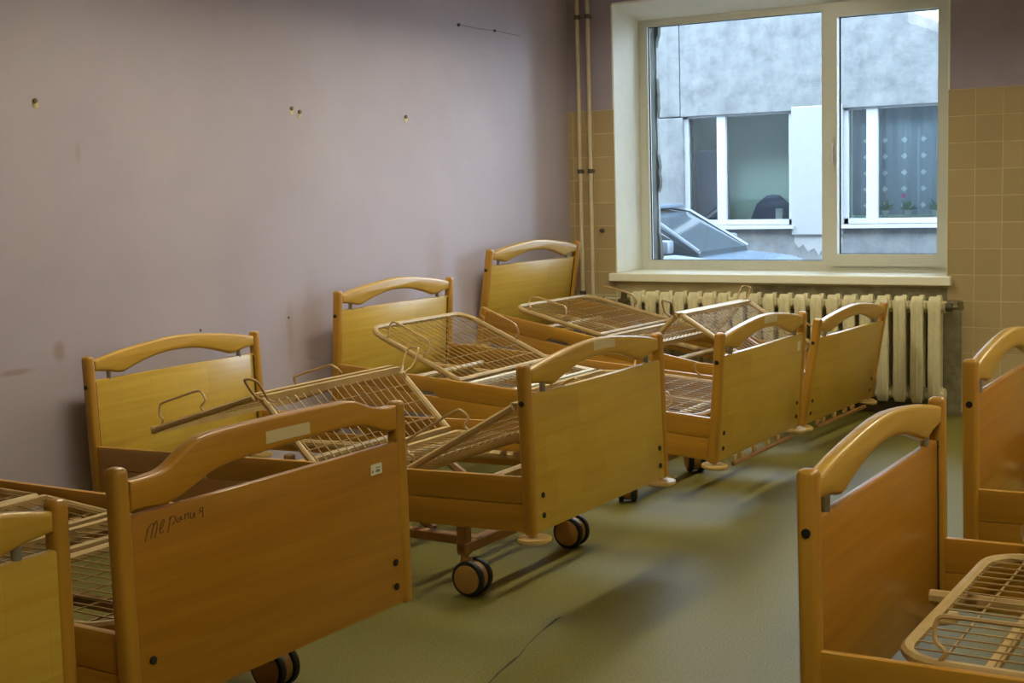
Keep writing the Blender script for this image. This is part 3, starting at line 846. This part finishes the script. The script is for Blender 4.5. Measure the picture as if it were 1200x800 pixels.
bpart('far_wall', M['room_pale'], -2.2, 4.0, FY + 1.0, FY + 1.1, GZ, 3.0, None, 0, 'pale room wall set close behind the windows to brighten them')  # pale and moved close so the panes read brighter
bpart('room_floor', M['room_pale'], -2.2, 4.0, FY + .3, FY + 1.0, 0.0, 0.05)
bpart('roof_slab', M['room_pale'], -2.2, 4.0, FY + .3, FY + 1.1, 2.6, 2.7)
bpart('partition', M['room_pale'], -0.40, -0.25, FY + .3, FY + 1.0, 0.05, 2.6)
bpart('partition', M['room_pale'], -2.2, -2.1, FY + .3, FY + 1.0, 0.05, 2.6)
def far_window(x0, x1, z0, z1, mull, mw, with_curtain):
    wmb = MB(); t = .055
    y0, y1 = .05, .13
    zz0, zz1 = z0 - GZ, z1 - GZ
    wmb.box(x0, x0 + t, y0, y1, zz0, zz1); wmb.box(x1 - t, x1, y0, y1, zz0, zz1)
    wmb.box(x0, x1, y0, y1, zz0, zz0 + t); wmb.box(x0, x1, y0, y1, zz1 - t * .6, zz1)
    wmb.box(mull - mw / 2, mull + mw / 2, y0 - .01, y1, zz0, zz1)
    wmb.box(x0 - .02, x1 + .02, -.05, y0, zz0 - .045, zz0 - .012)
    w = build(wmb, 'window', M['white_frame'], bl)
    for a, b in ((x0 + t, mull - mw / 2), (mull + mw / 2, x1 - t)):
        boxobj('pane', M['far_glass'], (a, b, .09, .095, zz0 + t, zz1 - t * .6), w)
    if with_curtain:
        c = MB(); n = 90; a, b = x0 + .02, x1 + .1
        pts = [(a + (b - a) * i / n, .30 + .03 * math.sin(i * 1.25) + .012 * math.sin(i * .5)) for i in range(n + 1)]
        c.add([(x, y, zz0 + .08) for x, y in pts] + [(x, y, zz1 + .05) for x, y in pts], [(i, i + 1, n + 2 + i, n + 1 + i) for i in range(n)])
        build(c, 'curtain', M['curtain'], w, True)
    return w
far_window(-1.89, -0.61, 0.915, 2.13, -1.44, .10, False)
far_window(-0.07, 2.2, 0.915, 2.13, 0.237, .115, True)

# things inside the far windows
ch = MB(); 
prof = [(0.0, .0), (.30, .0), (.31, .10), (.27, .35), (.20, .52), (.08, .62), (0.0, .63)]
n = 18
vs = [(q * math.cos(2 * PI * j / n), q * .5 * math.sin(2 * PI * j / n), z) for q, z in prof for j in range(n)]
fs = [(i * n + j, i * n + (j + 1) % n, (i + 1) * n + (j + 1) % n, (i + 1) * n + j) for i in range(len(prof) - 1) for j in range(n)]
ch.add(vs, fs); ch.bbox(-.35, .35, -.35, .2, -.55, .0, .05, 2)
o = build(ch, 'reflection_form', M['dark_blue_grey'], None, True); o.location = (-1.06, FY + .62, .60)  # dark form put in for a hump taken as a reflection
tag(o, 'dark rounded form standing in for a reflection in the left window across the yard', 'stand_in')
cb2 = MB(); cb2.bbox(-.14, .14, -.12, .12, .05, 1.75, .02, 2)
o = build(cb2, 'cabinet', M['dark_blue_grey']); o.location = (-1.83, FY + .65, 0); tag(o, 'tall dark cabinet behind the narrow pane across the yard', 'cabinet')
o = boxobj('white_box', M['box_white'], (-.855, -.775, FY + .14, FY + .20, .972, 1.085), None, .004); tag(o, 'small white box standing on the far window ledge', 'box')
sh = MB(); sh.box(-2.0, -.55, FY + .135, FY + .32, .90, .968); sh.box(-.2, 2.2, FY + .135, FY + .28, .90, .968)
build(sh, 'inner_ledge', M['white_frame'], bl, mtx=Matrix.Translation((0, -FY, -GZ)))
def pot_plant(x, s, flower, lab):
    r = tag(empty('potted_plant', (x, FY + .205, .968)), lab, 'plant')
    mb = MB(); n = 12; pf = [(.028, 0), (.040, .07), (.043, .075), (.030, .075)]
    mb.add([(q * math.cos(2 * PI * j / n), q * math.sin(2 * PI * j / n), z) for q, z in pf for j in range(n)],
           [(i * n + j, i * n + (j + 1) % n, (i + 1) * n + (j + 1) % n, (i + 1) * n + j) for i in range(3) for j in range(n)] + [tuple(range(n))[::-1], tuple(3 * n + j for j in range(n))])
    build(mb, 'pot', M['pot'], r, True)
    lf = MB()
    for k in range(26):
        a = random.uniform(0, 2 * PI); e = random.uniform(.2, 1.3); ln = random.uniform(.05, .11) * s
        d = Vector((math.cos(a) * math.cos(e), math.sin(a) * math.cos(e) * .35, math.sin(e))); b = Vector((0, 0, .075)); t = b + d * ln * 1.4
        sd = Vector((-math.sin(a), math.cos(a) * .4, .2)).normalized() * .016 * s; md = b + d * ln * .8
        lf.add([b, md + sd, t, md - sd, md + Vector((0, 0, .004))], [(0, 1, 4), (1, 2, 4), (2, 3, 4), (3, 0, 4)])
    build(lf, 'foliage', M['leaf'], r)['kind'] = 'stuff'
    if flower:
        fm = MB(); bm = bmesh.new(); bmesh.ops.create_icosphere(bm, subdivisions=1, radius=.028, matrix=Matrix.Translation((-.04, -.03, .25 * s))); fm.bm(bm); build(fm, 'flower', M['pink'], r)
for x, s, fl_, lab in ((.33, .9, 0, 'small leafy plant leftmost under the lace curtain across the yard'), (.57, .9, 1, 'potted plant with a pink flower under the lace curtain across the yard'),
                       (.85, .95, 0, 'leafy plant in a pale pot rightmost in view under the lace curtain')): pot_plant(x, s, fl_, lab)

CAR = .85
# parked car, only bonnet, windscreen and roof edge rise above the sill line
car = tag(empty('car', (-1.29, 3.7, GZ)), 'dark parked car in the yard behind the lower left of the window', 'car')
car.scale = (CAR, CAR, CAR)
def loft(secs, mat, name):
    """secs: list of (x, [(y,z)...]) rings"""
    mb = MB(); n = len(secs[0][1])
    vs = [(x, y, z) for x, ring_ in secs for y, z in ring_]
    fs = [(i * n + j, i * n + (j + 1) % n, (i + 1) * n + (j + 1) % n, (i + 1) * n + j) for i in range(len(secs) - 1) for j in range(n)]
    fs += [tuple(range(n)), tuple((len(secs) - 1) * n + j for j in range(n))]
    mb.add(vs, fs); return build(mb, name, mat, car, True)
def rg(w, z0, z1, r=.12):
    return [(-w, z0 + r), (-w + r * .5, z0), (w - r * .5, z0), (w, z0 + r), (w, z1 - r), (w - r, z1), (-w + r, z1), (-w, z1 - r)]
loft([(-2.1, rg(.72, .45, .95)), (-1.95, rg(.80, .28, 1.16)), (-1.0, rg(.85, .22, 1.24)), (.3, rg(.86, .22, 1.26)), (.75, rg(.86, .22, 1.30)), (1.5, rg(.84, .24, 1.22)), (1.95, rg(.78, .28, 1.08)), (2.1, rg(.68, .42, .85))], M['car_paint'], 'body')
cab = [(-1.75, rg(.66, 1.12, 1.25, .05)), (-1.15, rg(.60, 1.15, 1.72, .10)), (-.2, rg(.62, 1.15, 1.80, .12)), (.35, rg(.61, 1.15, 1.72, .10)), (1.0, rg(.68, 1.15, 1.33, .05))]
loft(cab, M['car_glass'], 'cabin')
for s in (-1, 1):
    mb = MB(); mb.tube([(-1.75, s * .66, 1.25), (-1.15, s * .58, 1.73), (-.2, s * .60, 1.81), (.35, s * .58, 1.73), (1.0, s * .68, 1.33)], .022, 6); build(mb, 'roof_pillar', M['car_trim'], car, True)
    mb = MB(); mb.bbox(.60, .78, s * .88 - .08, s * .88 + .08, 1.32, 1.46, .03, 2); build(mb, 'wing_mirror', M['car_trim'], car, True)
    for x in (-1.25, 1.3):
        mb = MB(); mb.cyl((x, s * .70, .31), (x, s * .88, .31), .31, 20, .03); build(mb, 'wheel', M['tyre'], car, True)
mb = MB(); mb.bbox(-1.1, .3, -.56, .56, 1.77, 1.815, .02, 2); build(mb, 'roof', M['car_paint'], car, True)
